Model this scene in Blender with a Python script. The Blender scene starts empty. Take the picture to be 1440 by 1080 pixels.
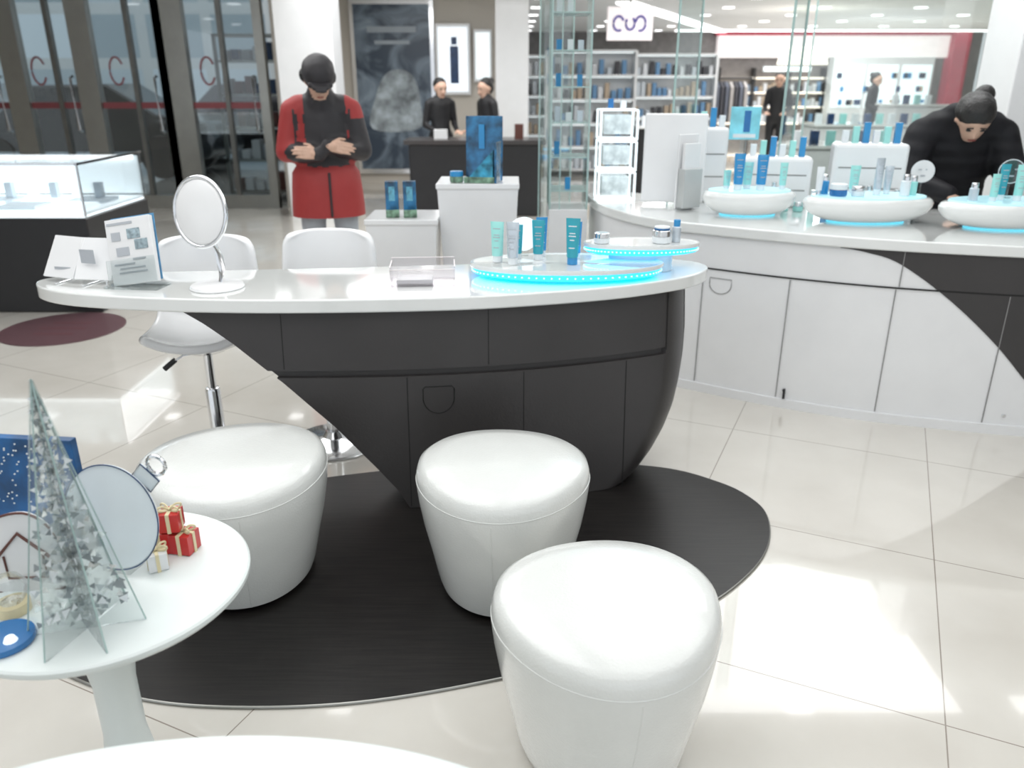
import bpy, bmesh, math, random
import numpy as np
from mathutils import Vector, Matrix
random.seed(7)
sc=bpy.context.scene
try:
    sc.view_settings.view_transform='Standard'
except Exception: pass
COL=sc.collection
# ------------------------------------------------------------------ materials
def nodes(m):
    m.use_nodes=True
    return m.node_tree.nodes,m.node_tree.links
def mat(name,col,rough=.4,metal=0,coat=0,emi=None,es=0,var=.06,nscale=8,bump=0,bscale=60,trans=0,spec=.5):
    m=bpy.data.materials.new(name); n,l=nodes(m); b=n['Principled BSDF']
    b.inputs['Roughness'].default_value=rough; b.inputs['Metallic'].default_value=metal
    b.inputs['Coat Weight'].default_value=coat; b.inputs['Coat Roughness'].default_value=.08
    b.inputs['Transmission Weight'].default_value=trans
    b.inputs['Specular IOR Level'].default_value=spec
    tc=n.new('ShaderNodeTexCoord'); no=n.new('ShaderNodeTexNoise'); no.inputs['Scale'].default_value=nscale
    no.inputs['Detail'].default_value=4
    l.new(tc.outputs['Object'],no.inputs['Vector'])
    r=n.new('ShaderNodeValToRGB')
    r.color_ramp.elements[0].position=.3; r.color_ramp.elements[1].position=.7
    c=np.array(col)
    r.color_ramp.elements[0].color=(*np.clip(c*(1-var),0,1),1); r.color_ramp.elements[1].color=(*np.clip(c*(1+var*.5),0,1),1)
    l.new(no.outputs['Fac'],r.inputs['Fac']); l.new(r.outputs['Color'],b.inputs['Base Color'])
    if emi: 
        b.inputs['Emission Color'].default_value=(*emi,1); b.inputs['Emission Strength'].default_value=es
        try: m.cycles.emission_sampling='NONE'
        except Exception: pass
    if bump:
        n2=n.new('ShaderNodeTexNoise'); n2.inputs['Scale'].default_value=bscale; l.new(tc.outputs['Object'],n2.inputs['Vector'])
        bp=n.new('ShaderNodeBump'); bp.inputs['Strength'].default_value=bump; bp.inputs['Distance'].default_value=.01
        l.new(n2.outputs['Fac'],bp.inputs['Height']); l.new(bp.outputs['Normal'],b.inputs['Normal'])
    return m
def glass(name,tint=(.93,.97,.96),refl=.06,rough=.02):
    m=bpy.data.materials.new(name); n,l=nodes(m); n.remove(n['Principled BSDF'])
    t=n.new('ShaderNodeBsdfTransparent'); t.inputs['Color'].default_value=(*tint,1)
    g=n.new('ShaderNodeBsdfGlossy'); g.inputs['Roughness'].default_value=rough
    lw=n.new('ShaderNodeLayerWeight'); lw.inputs['Blend'].default_value=.25
    ma=n.new('ShaderNodeMath'); ma.operation='MULTIPLY_ADD'; ma.inputs[1].default_value=.5; ma.inputs[2].default_value=refl
    l.new(lw.outputs['Fresnel'],ma.inputs[0])
    mx=n.new('ShaderNodeMixShader'); l.new(ma.outputs[0],mx.inputs[0]); l.new(t.outputs[0],mx.inputs[1]); l.new(g.outputs[0],mx.inputs[2])
    l.new(mx.outputs[0],n['Material Output'].inputs['Surface'])
    return m
def floor_mat():
    m=bpy.data.materials.new('floor_tile'); n,l=nodes(m); b=n['Principled BSDF']
    tc=n.new('ShaderNodeTexCoord'); mp=n.new('ShaderNodeMapping'); mp.vector_type='TEXTURE'
    a=math.radians(-24.5)
    mp.inputs['Rotation'].default_value=(0,0,a); mp.inputs['Location'].default_value=(0,-9,0)
    l.new(tc.outputs['Object'],mp.inputs['Vector'])
    sx=n.new('ShaderNodeSeparateXYZ'); l.new(mp.outputs['Vector'],sx.inputs[0])
    outs=[]
    for ax,off in (('X',.34),('Y',2.65)):
        s=n.new('ShaderNodeMath'); s.operation='SUBTRACT'; l.new(sx.outputs[ax],s.inputs[0]); s.inputs[1].default_value=off-.4-80
        d=n.new('ShaderNodeMath'); d.operation='DIVIDE'; l.new(s.outputs[0],d.inputs[0]); d.inputs[1].default_value=.8
        f=n.new('ShaderNodeMath'); f.operation='FRACT'; l.new(d.outputs[0],f.inputs[0])
        c=n.new('ShaderNodeMath'); c.operation='SUBTRACT'; l.new(f.outputs[0],c.inputs[0]); c.inputs[1].default_value=.5
        ab=n.new('ShaderNodeMath'); ab.operation='ABSOLUTE'; l.new(c.outputs[0],ab.inputs[0]); 
        lt=n.new('ShaderNodeMath'); lt.operation='LESS_THAN'; l.new(ab.outputs[0],lt.inputs[0]); lt.inputs[1].default_value=.0022
        outs.append(lt)
    mxm=n.new('ShaderNodeMath'); mxm.operation='MAXIMUM'; l.new(outs[0].outputs[0],mxm.inputs[0]); l.new(outs[1].outputs[0],mxm.inputs[1])
    no=n.new('ShaderNodeTexNoise'); no.inputs['Scale'].default_value=2.2; no.inputs['Detail'].default_value=6; l.new(tc.outputs['Object'],no.inputs['Vector'])
    r=n.new('ShaderNodeValToRGB'); r.color_ramp.elements[0].color=(.66,.63,.575,1); r.color_ramp.elements[1].color=(.77,.745,.69,1)
    r.color_ramp.elements[0].position=.3; r.color_ramp.elements[1].position=.7
    l.new(no.outputs['Fac'],r.inputs['Fac'])
    mx=n.new('ShaderNodeMix'); mx.data_type='RGBA'; l.new(mxm.outputs[0],mx.inputs['Factor']); l.new(r.outputs['Color'],mx.inputs['A']); mx.inputs['B'].default_value=(.33,.29,.25,1)
    l.new(mx.outputs['Result'],b.inputs['Base Color'])
    b.inputs['Roughness'].default_value=.09; b.inputs['Coat Weight'].default_value=.8; b.inputs['Coat Roughness'].default_value=.03; b.inputs['Specular IOR Level'].default_value=.7
    return m
def wood_black():
    m=bpy.data.materials.new('charcoal_wood'); n,l=nodes(m); b=n['Principled BSDF']
    tc=n.new('ShaderNodeTexCoord'); mp=n.new('ShaderNodeMapping'); mp.inputs['Scale'].default_value=(2,40,40); mp.inputs['Rotation'].default_value=(0,0,.1)
    l.new(tc.outputs['Object'],mp.inputs['Vector'])
    no=n.new('ShaderNodeTexNoise'); no.inputs['Scale'].default_value=3; no.inputs['Detail'].default_value=8; l.new(mp.outputs[0],no.inputs['Vector'])
    r=n.new('ShaderNodeValToRGB'); r.color_ramp.elements[0].color=(.009,.008,.008,1); r.color_ramp.elements[1].color=(.017,.015,.014,1)
    r.color_ramp.elements[0].position=.35; r.color_ramp.elements[1].position=.65
    l.new(no.outputs['Fac'],r.inputs['Fac']); l.new(r.outputs[0],b.inputs['Base Color'])
    b.inputs['Roughness'].default_value=.33; b.inputs['Specular IOR Level'].default_value=.35
    bp=n.new('ShaderNodeBump'); bp.inputs['Strength'].default_value=.12; bp.inputs['Distance'].default_value=.002; l.new(no.outputs['Fac'],bp.inputs['Height']); l.new(bp.outputs[0],b.inputs['Normal'])
    return m
def facade():
    m=bpy.data.materials.new('street_facade'); n,l=nodes(m); b=n['Principled BSDF']
    tc=n.new('ShaderNodeTexCoord'); br=n.new('ShaderNodeTexBrick'); br.inputs['Scale'].default_value=1
    br.inputs['Brick Width'].default_value=1.4; br.inputs['Row Height'].default_value=1.1; br.inputs['Mortar Size'].default_value=.12; br.offset=0
    mp=n.new('ShaderNodeMapping'); mp.inputs['Rotation'].default_value=(math.radians(90),0,0)
    l.new(tc.outputs['Object'],mp.inputs[0]); l.new(mp.outputs[0],br.inputs['Vector'])
    br.inputs['Color1'].default_value=(.30,.38,.42,1); br.inputs['Color2'].default_value=(.75,.85,.9,1); br.inputs['Mortar'].default_value=(.6,.64,.64,1)
    l.new(br.outputs['Color'],b.inputs['Base Color']); b.inputs['Roughness'].default_value=.3
    return m
def poster_mat():
    m=bpy.data.materials.new('poster_print'); n,l=nodes(m); b=n['Principled BSDF']
    tc=n.new('ShaderNodeTexCoord')
    no=n.new('ShaderNodeTexNoise'); no.inputs['Scale'].default_value=2.2; no.inputs['Detail'].default_value=5; no.inputs['Distortion'].default_value=1.2
    l.new(tc.outputs['Object'],no.inputs['Vector'])
    r=n.new('ShaderNodeValToRGB'); r.color_ramp.elements[0].color=(.04,.06,.09,1); r.color_ramp.elements[1].color=(.30,.38,.46,1)
    r.color_ramp.elements[0].position=.4; r.color_ramp.elements[1].position=.72
    l.new(no.outputs['Fac'],r.inputs[0]); l.new(r.outputs[0],b.inputs['Base Color']); b.inputs['Roughness'].default_value=.3
    return m
WHITE=mat('white_lacquer',(.84,.85,.86),.22,coat=.4,var=.02)
WTOP=mat('white_glossy_top',(.82,.84,.83),.06,coat=1,var=.02)
LEATH=mat('white_leather',(.80,.82,.80),.20,coat=.6,var=.03,bump=.10,bscale=160)
TBLT=mat('white_table_paint',(.80,.86,.85),.35,var=.02)
DARK=mat('dark_grey_laminate',(.040,.037,.037),.40,var=.12,nscale=3,bump=.05,bscale=120)
BLACKG=mat('groove_black',(.006,.006,.006),.6)
GAP=mat('joint_grey',(.25,.25,.25),.6)
CHR=mat('chrome',(.82,.83,.85),.12,metal=1,var=.02)
STEEL=mat('brushed_steel',(.36,.36,.34),.35,metal=1,var=.05)
BLK=mat('black_plastic',(.015,.015,.017),.35)
CYAN=mat('cyan_led',(.1,.6,.9),.4,emi=(.0,.46,.95),es=1.3)
CYANS=mat('cyan_soft_glow',(.3,.75,.85),.4,emi=(.15,.62,.78),es=.8)
CYANP=mat('cyan_glow_acrylic',(.65,.88,.93),.2,emi=(.15,.6,.75),es=.3)
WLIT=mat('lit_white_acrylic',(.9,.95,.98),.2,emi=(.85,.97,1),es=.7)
WLIT2=mat('showcase_lit_deck',(.9,.95,.98),.3,emi=(.85,.96,1),es=1.0,var=.2,nscale=14)
GL=glass('clear_glass',(.92,.96,.95),.10); ACR=glass('clear_acrylic',(.96,.98,.98),.06); GEDGE=mat('glass_edge_green',(.40,.55,.53),.15,var=.1)
BLUE=mat('tube_blue',(.02,.16,.42),.25,coat=.3); BLUE2=mat('tube_midblue',(.03,.28,.60),.25,coat=.3)
TEAL=mat('tube_teal',(.03,.36,.46),.25,coat=.3); MINT=mat('tube_mint',(.36,.78,.74),.28,coat=.3); SILV=mat('tube_silver',(.6,.67,.73),.25,metal=.4)
LBL=mat('label_white',(.8,.85,.88),.4); NAVY=mat('navy_print',(.01,.05,.15),.3,var=.4,nscale=20)
PAPER=mat('paper_white',(.80,.81,.82),.6,var=.03); PRINT=mat('paper_print_blue',(.10,.30,.52),.5,var=.3,nscale=30); GREYT=mat('print_grey_text',(.45,.48,.52),.6)
RED=mat('gift_red',(.55,.02,.02),.3,coat=.3); CREAM=mat('ribbon_cream',(.75,.66,.42),.35); BROWN=mat('brown_print',(.12,.04,.03),.5)
SKIN=mat('skin',(.62,.40,.30),.5,var=.06,nscale=12); HAIR=mat('black_hair',(.010,.009,.009),.4,bump=.5,bscale=90)
JRED=mat('jacket_red',(.33,.03,.03),.6,bump=.6,bscale=9); JBLK=mat('jacket_black',(.022,.020,.024),.55,bump=.6,bscale=9)
PANT=mat('grey_trousers',(.38,.41,.45),.75,bump=.3,bscale=12); SUIT=mat('black_uniform',(.012,.012,.014),.6,bump=.2,bscale=14); SHOE=mat('shoe_black',(.01,.01,.01),.35)
WALLM=mat('wall_cream_paint',(.60,.56,.50),.6,var=.05,nscale=1); CEILM=mat('ceiling_white',(.82,.83,.84),.7,var=.02,nscale=1)
BROWNW=mat('wall_dark',(.20,.19,.19),.5,var=.2); WARM=mat('warm_shelf_light',(.9,.85,.75),.5,emi=(1,.9,.75),es=1.2)
LIGHTP=mat('light_panel',(1,1,1),.5,emi=(1,1,1),es=3.0); FASC=mat('fascia_white',(.85,.80,.80),.4,emi=(1,.93,.93),es=.45)
REDS=mat('sign_red',(.45,.03,.07),.4); DRED=mat('door_decal_red',(.24,.06,.07),.4); PURP=mat('sign_purple',(.12,.1,.4),.4)
SILVM=mat('mosaic_silver',(.85,.87,.88),.15,metal=.7,var=.3,nscale=60)
# ------------------------------------------------------------------ mesh helpers
def link(o,par=None):
    COL.objects.link(o)
    if par: o.parent=par
    return o
def E(name,loc=(0,0,0),rz=0):
    o=bpy.data.objects.new(name,None); o.empty_display_size=.05; o.location=loc; o.rotation_euler=(0,0,rz); COL.objects.link(o); return o
def mk(name,vs,fs,mats,par=None,smooth=True,mi=None,loc=None,rot=None,bev=0,sub=0,solid=0):
    me=bpy.data.meshes.new(name); me.from_pydata([tuple(v) for v in vs],[],fs); me.validate()
    if not isinstance(mats,(list,tuple)): mats=[mats]
    for m in mats: me.materials.append(m)
    if mi is not None: me.polygons.foreach_set('material_index',mi)
    bm=bmesh.new(); bm.from_mesh(me); bmesh.ops.recalc_face_normals(bm,faces=bm.faces); bm.to_mesh(me); bm.free()
    me.polygons.foreach_set('use_smooth',[smooth]*len(me.polygons))
    if smooth:
        try: me.set_sharp_from_angle(angle=math.radians(40))
        except Exception: pass
    o=bpy.data.objects.new(name,me)
    if loc is not None: o.location=loc
    if rot is not None: o.rotation_euler=rot
    if solid:
        s=o.modifiers.new('s','SOLIDIFY'); s.thickness=solid; s.offset=0
    if bev:
        b=o.modifiers.new('b','BEVEL'); b.width=bev; b.segments=3; b.limit_method='ANGLE'; b.angle_limit=math.radians(40)
    if sub:
        s=o.modifiers.new('ss','SUBSURF'); s.levels=sub; s.render_levels=sub
    return link(o,par)
def boxdata(c,s,rz=0):
    x,y,z=[a/2 for a in s]; vs=[]
    for dz in(-z,z):
        for dx,dy in((-x,-y),(x,-y),(x,y),(-x,y)):
            X=dx*math.cos(rz)-dy*math.sin(rz); Y=dx*math.sin(rz)+dy*math.cos(rz)
            vs.append((c[0]+X,c[1]+Y,c[2]+dz))
    fs=[(0,3,2,1),(4,5,6,7),(0,1,5,4),(1,2,6,5),(2,3,7,6),(3,0,4,7)]
    return vs,fs
def box(name,c,s,m,par=None,bev=.003,rz=0,rot=None):
    vs,fs=boxdata((0,0,0),s)
    return mk(name,vs,fs,m,par,smooth=False,loc=c,rot=rot if rot else (0,0,rz),bev=bev)
def boxes(name,lst,mats,par=None):
    V=[];F=[];M=[]
    for c,s,mi,*r in lst:
        vs,fs=boxdata(c,s,r[0] if r else 0); b=len(V); V+=vs; F+=[tuple(b+i for i in f) for f in fs]; M+=[mi]*6
    return mk(name,V,F,mats,par,smooth=False,mi=M)
def rings(name,rs,m,par=None,cap=True,smooth=True,bev=0,sub=0,mi=None,loc=None,rot=None):
    n=len(rs[0]); V=[p for r in rs for p in r]; F=[]
    for i in range(len(rs)-1):
        for j in range(n):
            k=(j+1)%n; F.append((i*n+j,i*n+k,(i+1)*n+k,(i+1)*n+j))
    if cap: F.append(tuple(range(n))[::-1]); F.append(tuple((len(rs)-1)*n+j for j in range(n)))
    return mk(name,V,F,m,par,smooth=smooth,bev=bev,sub=sub,mi=mi,loc=loc,rot=rot)
def lathe(name,prof,m,par=None,c=(0,0,0),sx=1,sy=1,seg=48,rot=None,lobes=None):
    rs=[]
    for r,z in prof:
        ring=[]
        for j in range(seg):
            a=2*math.pi*j/seg
            k=1+(lobes[0]*math.cos(3*(a-lobes[1])) if lobes else 0)
            ring.append((r*k*sx*math.cos(a),r*k*sy*math.sin(a),z))
        rs.append(ring)
    return rings(name,rs,m,par,loc=c,rot=rot)
def prism(name,out,z0,z1,m,par=None,bev=0,loc=None,rot=None):
    return rings(name,[[(x,y,z0) for x,y in out],[(x,y,z1) for x,y in out]],m,par,bev=bev,loc=loc,rot=rot)
def tube(name,pts,r,m,par=None,seg=12,closed=False,sy=1):
    pts=[Vector(p) for p in pts]; rs=[]; n=len(pts)
    up=Vector((0,0,1))
    for i,p in enumerate(pts):
        a=pts[(i-1)%n] if (closed or i>0) else p; b=pts[(i+1)%n] if (closed or i<n-1) else p
        t=(b-a).normalized(); u=t.cross(up)
        if u.length<.05: u=t.cross(Vector((0,1,0)))
        u.normalize(); w=u.cross(t).normalized()
        rr=r[i] if isinstance(r,(list,tuple)) else r
        rs.append([tuple(p+u*rr*math.cos(2*math.pi*j/seg)+w*rr*sy*math.sin(2*math.pi*j/seg)) for j in range(seg)])
    if closed: rs.append(rs[0])
    return rings(name,rs,m,par,cap=not closed)
def crom(P,n=8,closed=True):
    P=[np.array(p,float) for p in P]; out=[]; N=len(P)
    rng=range(N) if closed else range(N-1)
    for i in rng:
        if closed: p0,p1,p2,p3=P[i-1],P[i],P[(i+1)%N],P[(i+2)%N]
        else: p0,p1,p2,p3=P[max(i-1,0)],P[i],P[i+1],P[min(i+2,N-1)]
        for k in range(n):
            t=k/n
            out.append(tuple(.5*((2*p1)+(p2-p0)*t+(2*p0-5*p1+4*p2-p3)*t*t+(-p0+3*p1-3*p2+p3)*t**3)))
    if not closed: out.append(tuple(P[-1]))
    return out
def strip(name,f,xa,xb,za,zb,off,m,par,n=24,thick=.003):
    V=[];F=[]
    zlo=za if callable(za) else (lambda x:za); zhi=zb if callable(zb) else (lambda x:zb)
    for i in range(n+1):
        x=xa+(xb-xa)*i/n; z0=zlo(x); z1=zhi(x)
        V+= [(x,f(x,z0)-off,z0),(x,f(x,z1)-off,z1),(x,f(x,z1)-off+thick,z1),(x,f(x,z0)-off+thick,z0)]
    for i in range(n):
        a=4*i;b=a+4
        for k in range(4):
            F.append((a+k,b+k,b+(k+1)%4,a+(k+1)%4))
    F.append((0,1,2,3)); F.append((4*n+3,4*n+2,4*n+1,4*n))
    return mk(name,V,F,m,par)
# ------------------------------------------------------------------ room shell
box('floor',(0,9,-.05),(34,32,.1),floor_mat(),bev=0)
box('ceiling',(2,4.55,2.65),(20,16.1,.1),CEILM,bev=0)
box('ceiling_rear',(5.5,17.35,2.65),(13,9.5,.1),CEILM,bev=0)  # rear slab of the store ceiling, over the back shops
box('wall_back',(5.5,22.15,1.3),(13,.1,2.6),BROWNW,bev=0)
box('wall_left',(-8.05,4.5,1.3),(.1,11,2.6),WALLM,bev=0)
box('wall_right',(12.05,9.5,1.3),(.1,25,2.6),WALLM,bev=0)
box('wall_inner_back',(-1.2,12.6,1.3),(2.6,.2,2.6),WALLM,bev=0); box('wall_inner_side',(-2.65,11.3,1.3),(.3,2.4,2.6),WALLM,bev=0)
for nm,c,s in [('column',(3.36,5.3,1.3),(.72,.4,2.6)),('column',(-2.25,9.6,1.3),(.62,.5,2.6)),('column',(.0,11.8,1.3),(.45,.4,2.6))]:
    box(nm,c,s,WHITE,bev=.01)
DST=mat('door_frame_dark_steel',(.20,.20,.19),.35,metal=.9,var=.1)
for i,(xa,xb) in enumerate([(-7.9,-6.9),(-6.9,-5.82),(-5.82,-4.98),(-4.98,-4.0),(-4.0,-2.86)]):
    d=E('door_%d'%(i+1),(0,10,0)); w=xb-xa; xm=(xa+xb)/2
    box('leaf_glass',(xm,0,1.3),(w-.1,.012,2.4),glass('door_glass_%d'%i,(.86,.91,.93),.08),d,bev=0)
    boxes('frame',[((xa+.07,0,1.3),(.14 if i!=4 else .34,.12,2.6),0),((xb-.05,0,1.3),(.1,.12,2.6),0),((xm+.08,0,1.3),(.05,.08,2.6),1),((xm,0,.08),(w,.1,.16),0),((xm,0,2.5),(w,.12,.2),0)],[STEEL,DST],d)
    boxes('red_band',[((xm,-.01,1.2),(w-.2,.01,.07),0)],[DRED],d)
    if i>0:
        tube('ring_decal',[(xm-.12+.08*math.cos(a),-.02,1.58+.15*math.sin(a)) for a in np.linspace(.5,5.8,26)],.011,DRED,d,seg=8)
    tube('pull_handle',[(xb-.16,-.02,.9),(xb-.16,-.08,.92),(xb-.16,-.08,1.5),(xb-.16,-.02,1.52)],.018,CHR,d)
box('street_building',(-8,19,4),(16,.4,8.2),facade(),bev=0)
def car(x,y,m,rz=0):
    e=E('parked_car',(x,y,0),rz)
    sec=[(-2.1,.45,.6),(-2.0,.3,.85),(-1.3,.25,.95),(-.8,.25,1.4),(.5,.25,1.42),(1.2,.25,.98),(2.0,.3,.85),(2.1,.4,.6)]
    rs=[[(x0,-.8,a),(x0,.8,a),(x0,.82,(a+b)/2),(x0,.62,b),(x0,-.62,b),(x0,-.82,(a+b)/2)] for x0,a,b in sec]
    rings('body',rs,m,e,bev=.04)
    for wx in(-1.3,1.3):
        for wy in(-.75,.75):
            lathe('wheel',[(.1,-.1),(.32,-.1),(.33,0),(.32,.1),(.1,.1)],BLK,e,c=(wx,wy,.33),rot=(math.pi/2,0,0),seg=24)
car(-6.8,13.8,mat('car_paint_dark',(.02,.025,.03),.2,coat=.6)); car(-9.8,15.2,mat('car_paint_grey',(.2,.23,.25),.2,coat=.6)); car(-4.6,16.0,mat('car_paint_black',(.01,.01,.012),.2,coat=.6))
sr=E('display_shelf_rack',(-3.2,10.9,0))
boxes('frame',[((sx*.5,sy*.15,1.0),(.04,.04,2.0),0) for sx in(-1,1) for sy in(-1,1)]+[((0,0,z),(1.04,.34,.03),0) for z in(.1,.5,.9,1.3,1.7,2.0)],[STEEL],sr)
boxes('shelf_items',[((-.42+.14*k,0,z+.015+h/2),(.10,.18,h),random.randrange(4)) for z in(.1,.5,.9,1.3,1.7) for k in range(7) for h in[random.uniform(.1,.24)]],[PAPER,BROWN,NAVY,GREYT],sr)
boxes('ceiling_light_strip',[((3.5,17.7,2.585),(.3,9.0,.03),0,-.40)]+[((8,21.3,2.585),(8,.12,.03),0)],[LIGHTP])
dl=[]
for x in np.arange(-6,12,1.6):
    for y in np.arange(1,21.5,1.7):
        if x<-1 and y>12: continue
        dl.append(((x,y,2.595),(.16,.16,.012),0))
boxes('downlight_array',dl,[LIGHTP])
# ------------------------------------------------------------------ mat
mo=crom([(.93,2.54),(.88,2.36),(.77,2.19),(.58,2.01),(.26,1.81),(-.04,1.70),(-.40,1.615),(-.74,1.60),(-1.0,1.64),(-1.25,1.75),(-1.44,1.92),(-1.52,2.15),(-1.44,2.42),(-1.17,2.67),(-.74,2.84),(-.3,2.94),(.2,2.98),(.61,2.93),(.82,2.80),(.91,2.67)],8)
pm=E('floor_mat_platform'); prism('mat_surface',mo,.0005,.010,wood_black(),pm)
tube('mat_edge_trim',[(x,y,.005) for x,y in mo],.0045,STEEL,pm,seg=8,closed=True)
# ------------------------------------------------------------------ main desk
TOPP=np.polyfit([-1.2,-.95,-.65,-.05,.34,.62,.75],[2.67,2.655,2.655,2.71,2.82,2.95,3.03],3)
BOTP=np.polyfit([-1.2,-.8,-.37,-.05,.44,.7],[2.58,2.57,2.585,2.65,2.75,2.84],3)
def yf(x,z):
    w=min(max(z/.75,0),1); return w*np.polyval(TOPP,x)+(1-w)*np.polyval(BOTP,x)
zl=[0,.085,.169,.33,.49,.633,.70,.75]; xl_=[-.37,-.419,-.488,-.63,-.800,-.972,-1.065,-1.15]
zr=[0,.04,.12,.196,.28,.368,.46,.57,.75]; xr_=[.46,.515,.58,.625,.66,.68,.692,.697,.69]
desk=E('reception_desk')
zs=sorted(set(list(np.linspace(.012,.512,26))+list(np.linspace(.543,.75,10))+[.5135,.514,.5385,.539]))
rs=[]
for z in zs:
    a=float(np.interp(z,zl,xl_)); b=float(np.interp(z,zr,xr_)); groove=.5138<z<.5388
    ring=[]
    xs=list(np.linspace(a,b-.12,46))+[b-.12+.12*math.sin(t) for t in np.linspace(.12,math.pi/2,12)]
    for x in xs:
        u=max(0,(x-(b-.12))/.12); y=yf(x,z)+.17*(1-math.sqrt(max(0,1-u*u)))
        if groove and x<.585: y+=.02
        ring.append((x,float(y),z))
    yb=yf(b-.12,z)+.36
    for t in np.linspace(math.pi/2,0,10): 
        x=b-.12+.12*math.sin(t); u=math.sin(t); ring.append((x,float(yb-.17*(1-math.sqrt(max(0,1-u*u)))) ,z))
    for x in np.linspace(b-.13,a,30): ring.append((x,float(yf(x,z)+.36),z))
    rs.append(ring)
rings('body',rs,DARK,desk)
for i,(xx,xt,z0,z1) in enumerate([(-.80,-.80,.545,.748),(-.083,-.083,.545,.748),(.592,.592,.53,.748),(-.372,-.36,.02,.51),(.043,.043,.015,.51),(.43,.44,.015,.51)]):
    strip('joint_%d'%i,yf,xx-.0015,xx+.0015,z0,z1,.0012,BLACKG,desk,n=2)
dp=[(.055*math.cos(a)-.262,.43+.055*math.sin(a)) for a in np.linspace(math.pi*1.0,math.pi*2,18)]+[(-.207,.465),(-.215,.474),(-.309,.474),(-.317,.465)]
tube('lock_plate_outline',[(x,float(yf(x,z))-.001,z) for x,z in dp],.0022,BLACKG,desk,seg=6,closed=True)
slab=crom([(-1.755,2.88),(-1.69,2.79),(-1.54,2.71),(-1.27,2.65),(-.95,2.62),(-.65,2.62),(-.33,2.64),(-.05,2.68),(.34,2.79),(.62,2.93),(.745,3.05),(.78,3.16),(.71,3.25),(.53,3.29),(.11,3.22),(-.53,3.13),(-1.35,3.04),(-1.63,2.99),(-1.735,2.94)],8)
prism('top_slab',slab,.751,.80,WTOP,desk,bev=.006)
# ------------------------------------------------------------------ poufs
prof=[(.02,.012),(.180,.012),(.190,.018),(.200,.05),(.218,.14),(.238,.23),(.251,.31),(.256,.360),(.254,.392),(.247,.414),(.23,.427),(.18,.434),(.10,.438),(.01,.439)]
def pouf(x,y,s=1,ph=0,zb=.0,lobe=.035,hs=1):
    e=E('white_pouf',(x,y,zb),ph)
    pr=[(r,z*hs) for r,z in prof]
    lathe('cushion_body',[(r*s,z) for r,z in pr],LEATH,e,seg=72,lobes=(lobe,-math.pi/2))
    def rr(a,r): return r*s*(1+lobe*math.cos(3*(a+math.pi/2)))
    tube('top_seam',[(rr(a,.2555)*math.cos(a),rr(a,.2555)*math.sin(a),.372*hs) for a in np.linspace(0,2*math.pi,73)[:-1]],.0016,LEATH,e,seg=6,closed=True)
    for a0 in (-math.pi/2,math.pi/6,5*math.pi/6):
        tube('side_seam',[(rr(a0,r+.0001)*math.cos(a0),rr(a0,r+.0001)*math.sin(a0),z) for r,z in pr[2:8]],.0013,LEATH,e,seg=6)
    lathe('base_glide',[(.01,0),(.15*s,0),(.15*s,.012),(.01,.012)],BLK,e,seg=32)
pouf(.215,1.485,1.01,.15); pouf(-.03,2.13,1.02,-.1,zb=.0105); pouf(-.85,2.18,1.10,.35,zb=.0105,hs=.98)
# ------------------------------------------------------------------ bar chairs
def chair(x,y,rz=0,zs=.55,top=.35):
    e=E('swivel_bar_chair',(x,y,0),rz)
    P=crom([(-.20,-.012),(-.13,-.028),(-.02,-.035),(.09,-.03),(.165,.0),(.205,.08),(.225,.19),(.238,.29),(.25,top)],3,False)
    W=np.interp(np.linspace(0,1,len(P)),[0,.12,.5,.75,.92,1],[.17,.205,.215,.205,.195,.17])
    V=[];F=[];nu=13
    for i,(py,pz) in enumerate(P):
        t=i/(len(P)-1)
        for j in range(nu):
            u=-1+2*j/(nu-1); up=.055*abs(u)**2.5
            V.append((u*W[i],py-(up*1.2 if t>.55 else up*.3),zs+pz+(up if t<.7 else -.02*abs(u)**4)))
    for i in range(len(P)-1):
        for j in range(nu-1): F.append((i*nu+j,i*nu+j+1,(i+1)*nu+j+1,(i+1)*nu+j))
    mk('seat_shell',V,F,WHITE,e,solid=.035,sub=2)
    lathe('seat_plate',[(.01,zs-.075),(.08,zs-.075),(.11,zs-.055),(.01,zs-.05)],CHR,e)
    lathe('gas_column',[(.03,.03),(.03,.30),(.026,.31),(.018,.312),(.018,zs-.07)],CHR,e,seg=24)
    lathe('base_disc',[(.01,.0),(.195,.0),(.197,.006),(.185,.014),(.11,.022),(.05,.035),(.035,.06),(.01,.061)],CHR,e)
    tube('height_lever',[(-.02,0,zs-.085),(-.09,-.02,zs-.09),(-.14,-.03,zs-.12)],.005,CHR,e)
    tube('lever_grip',[(-.12,-.028,zs-.105),(-.165,-.034,zs-.14)],.011,BLK,e)
chair(-1.235,3.06,.12); chair(-.78,3.19,0)
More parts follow.
